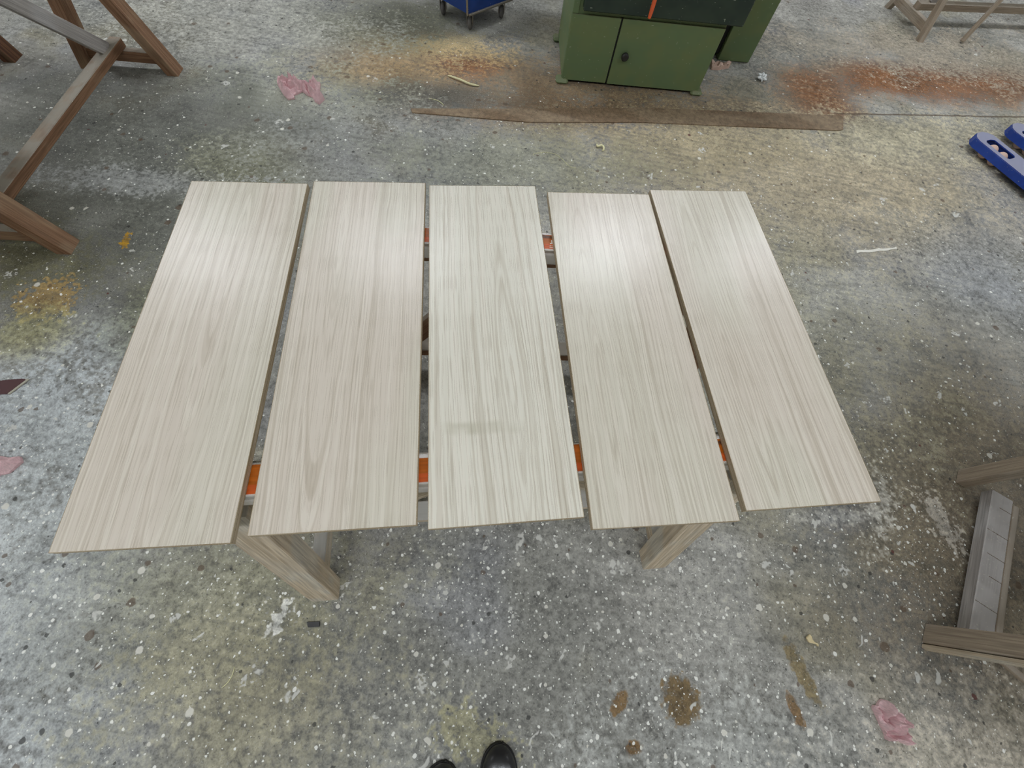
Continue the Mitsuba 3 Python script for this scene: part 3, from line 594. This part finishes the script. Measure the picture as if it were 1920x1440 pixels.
def curl(label, pts, r, cat='wood shaving', z=None):
    t = thing('wood_shaving', label, cat)
    P = np.array(pts, float); s = np.linspace(0, len(P) - 1, 6 * len(P)); k = np.arange(len(P))
    from scipy.interpolate import CubicSpline
    xy = np.c_[CubicSpline(k, P[:, 0])(s), CubicSpline(k, P[:, 1])(s)]
    rr = r * np.interp(s / s[-1], [0, .1, .9, 1], [.5, 1, 1, .6])
    scene[t] = put(tube(np.c_[xy, rr + .0005 + (.006 * np.sin(s / s[-1] * math.pi) if z else 0)], rr, 8), 'mat_shaving', 60)
curl('long pale yellowish shaving on the brown dust left of the green machine', [(-0.8233, 3.0528), (-0.769, 3.0305), (-0.7199, 3.0133), (-0.6592, 2.9934), (-0.5931, 3.001)], .0065, z=1)
curl('small curled yellowish shaving on the floor behind the board second from the right', [(0.2669, 2.6089), (0.2761, 2.579), (0.2965, 2.59), (0.3117, 2.5726), (0.3063, 2.5497)], .0065, z=1)
curl('thin hair-like shaving on the floor behind the middle board', [(-0.1168, 2.3918), (-0.0939, 2.424), (0.0071, 2.4412), (0.0826, 2.3793), (0.1537, 2.3478)], .0012)
curl('thin shaving on the dark stain just below the long yellowish one', [(-0.8899, 2.7616), (-0.8284, 2.762), (-0.7759, 2.7239)], .002)
curl('thin brown-white splinter on the speckled floor left of the shoes', [(-0.7637, -0.4766), (-0.7461, -0.4491), (-0.7473, -0.415)], .0013)
t = thing('plaster_streak', 'long white streak of filler stuck to the floor right of the boards', 'filler')
rs = np.linspace(0, 1, 24)
ol = [(1.8738 + .2645 * s + .0, 2.0536 + .0925 * s + .009 * (0.5 + meshkit.noise([s * 14, 1, 0]))) for s in rs] + [(1.8738 + .2645 * s, 2.0536 + .0925 * s - .009 * (0.5 + meshkit.noise([s * 14, 7, 0]))) for s in rs[::-1]]
scene[t] = put(slab(ol, lambda x, y: .003 + .003 * meshkit.noise([x * 90, y * 90, 0]), step=.007), 'mat_streak', 40)

# ------------------------------------------------------------------ the photographer's shoes at the bottom edge
def shoe(label, tip, yaw, mirror):
    t = thing('shoe', label, 'shoe', None)
    L, n, k = 0.30, 40, 28
    s = np.linspace(0, 1, n) ** 1.7
    half = 1.16 * np.interp(s, [0, .25, .34, .5, .65, .85, .95, 1], [.048, .048, .049, .041, .036, .037, .030, .002]) * np.sqrt(np.clip(1 - (1 - np.clip(s / .24, 0, 1)) ** 2, 0, 1))
    top = 0.018 + (np.interp(s, [0, .2, .35, .5, .62, .75, .9, 1], [.056, .058, .068, .088, .105, .108, .100, .085]) - 0.018) * np.clip(1 - (1 - np.clip(s / .16, 0, 1)) ** 2, 0, 1) ** .5
    bend = mirror * 0.010 * np.sin(np.pi * np.clip(s * 1.3, 0, 1))
    V, F = [], []
    for i in range(n):
        for j in range(k):
            a = 2 * math.pi * j / k
            cx, cz = math.cos(a), math.sin(a)
            e = 0.75
            px = half[i] * np.sign(cx) * abs(cx) ** e
            zmid = 0.018
            pz = zmid + (top[i] - zmid) * abs(cz) ** 0.9 if cz >= 0 else zmid - (zmid - .004) * abs(cz) ** .5
            V.append([px + bend[i], -s[i] * L, pz])
    for i in range(n - 1):
        for j in range(k):
            a, b = i * k + j, i * k + (j + 1) % k
            F += [[a, b, b + k], [a, b + k, a + k]]
    F += [[0, j + 1, j] for j in range(1, k - 1)] + [[(n - 1) * k, (n - 1) * k + j, (n - 1) * k + j + 1] for j in range(1, k - 1)]
    M = frame([tip[0], tip[1], 0], yaw)
    up = trimesh.Trimesh(np.array(V), np.array(F), process=False); up.fix_normals(); up.apply_transform(M)
    part(t, 'upper', up, 'mat_leather', 60)
    ol = [(half[i] * 1.05 + .001 + bend[i], -s[i] * L + (.003 if i == 0 else 0)) for i in range(n)] + [(-half[i] * 1.05 - .001 + bend[i], -s[i] * L) for i in range(n - 1, -1, -1)]
    so = trimesh.creation.extrude_polygon(Polygon(ol).buffer(.001), 0.016); so.apply_translation([0, 0, .0005]); so.apply_transform(M)
    part(t, 'sole', so, 'mat_sole')
    cuff = tube([(0, -.215, .085), (0, -.22, .13), (0, -.225, .30)], [.044, .055, .062], 20); cuff.apply_transform(M)
    part(t, 'trouser_cuff', cuff, 'mat_trouser', 60)
shoe('black leather shoe at the bottom edge, only the tip of its toe in view', (0.004, -0.555), math.radians(4), -1)
shoe('black leather shoe at the bottom edge, the right one with a gleam on its toe', (0.178, -0.485), math.radians(-6), 1)
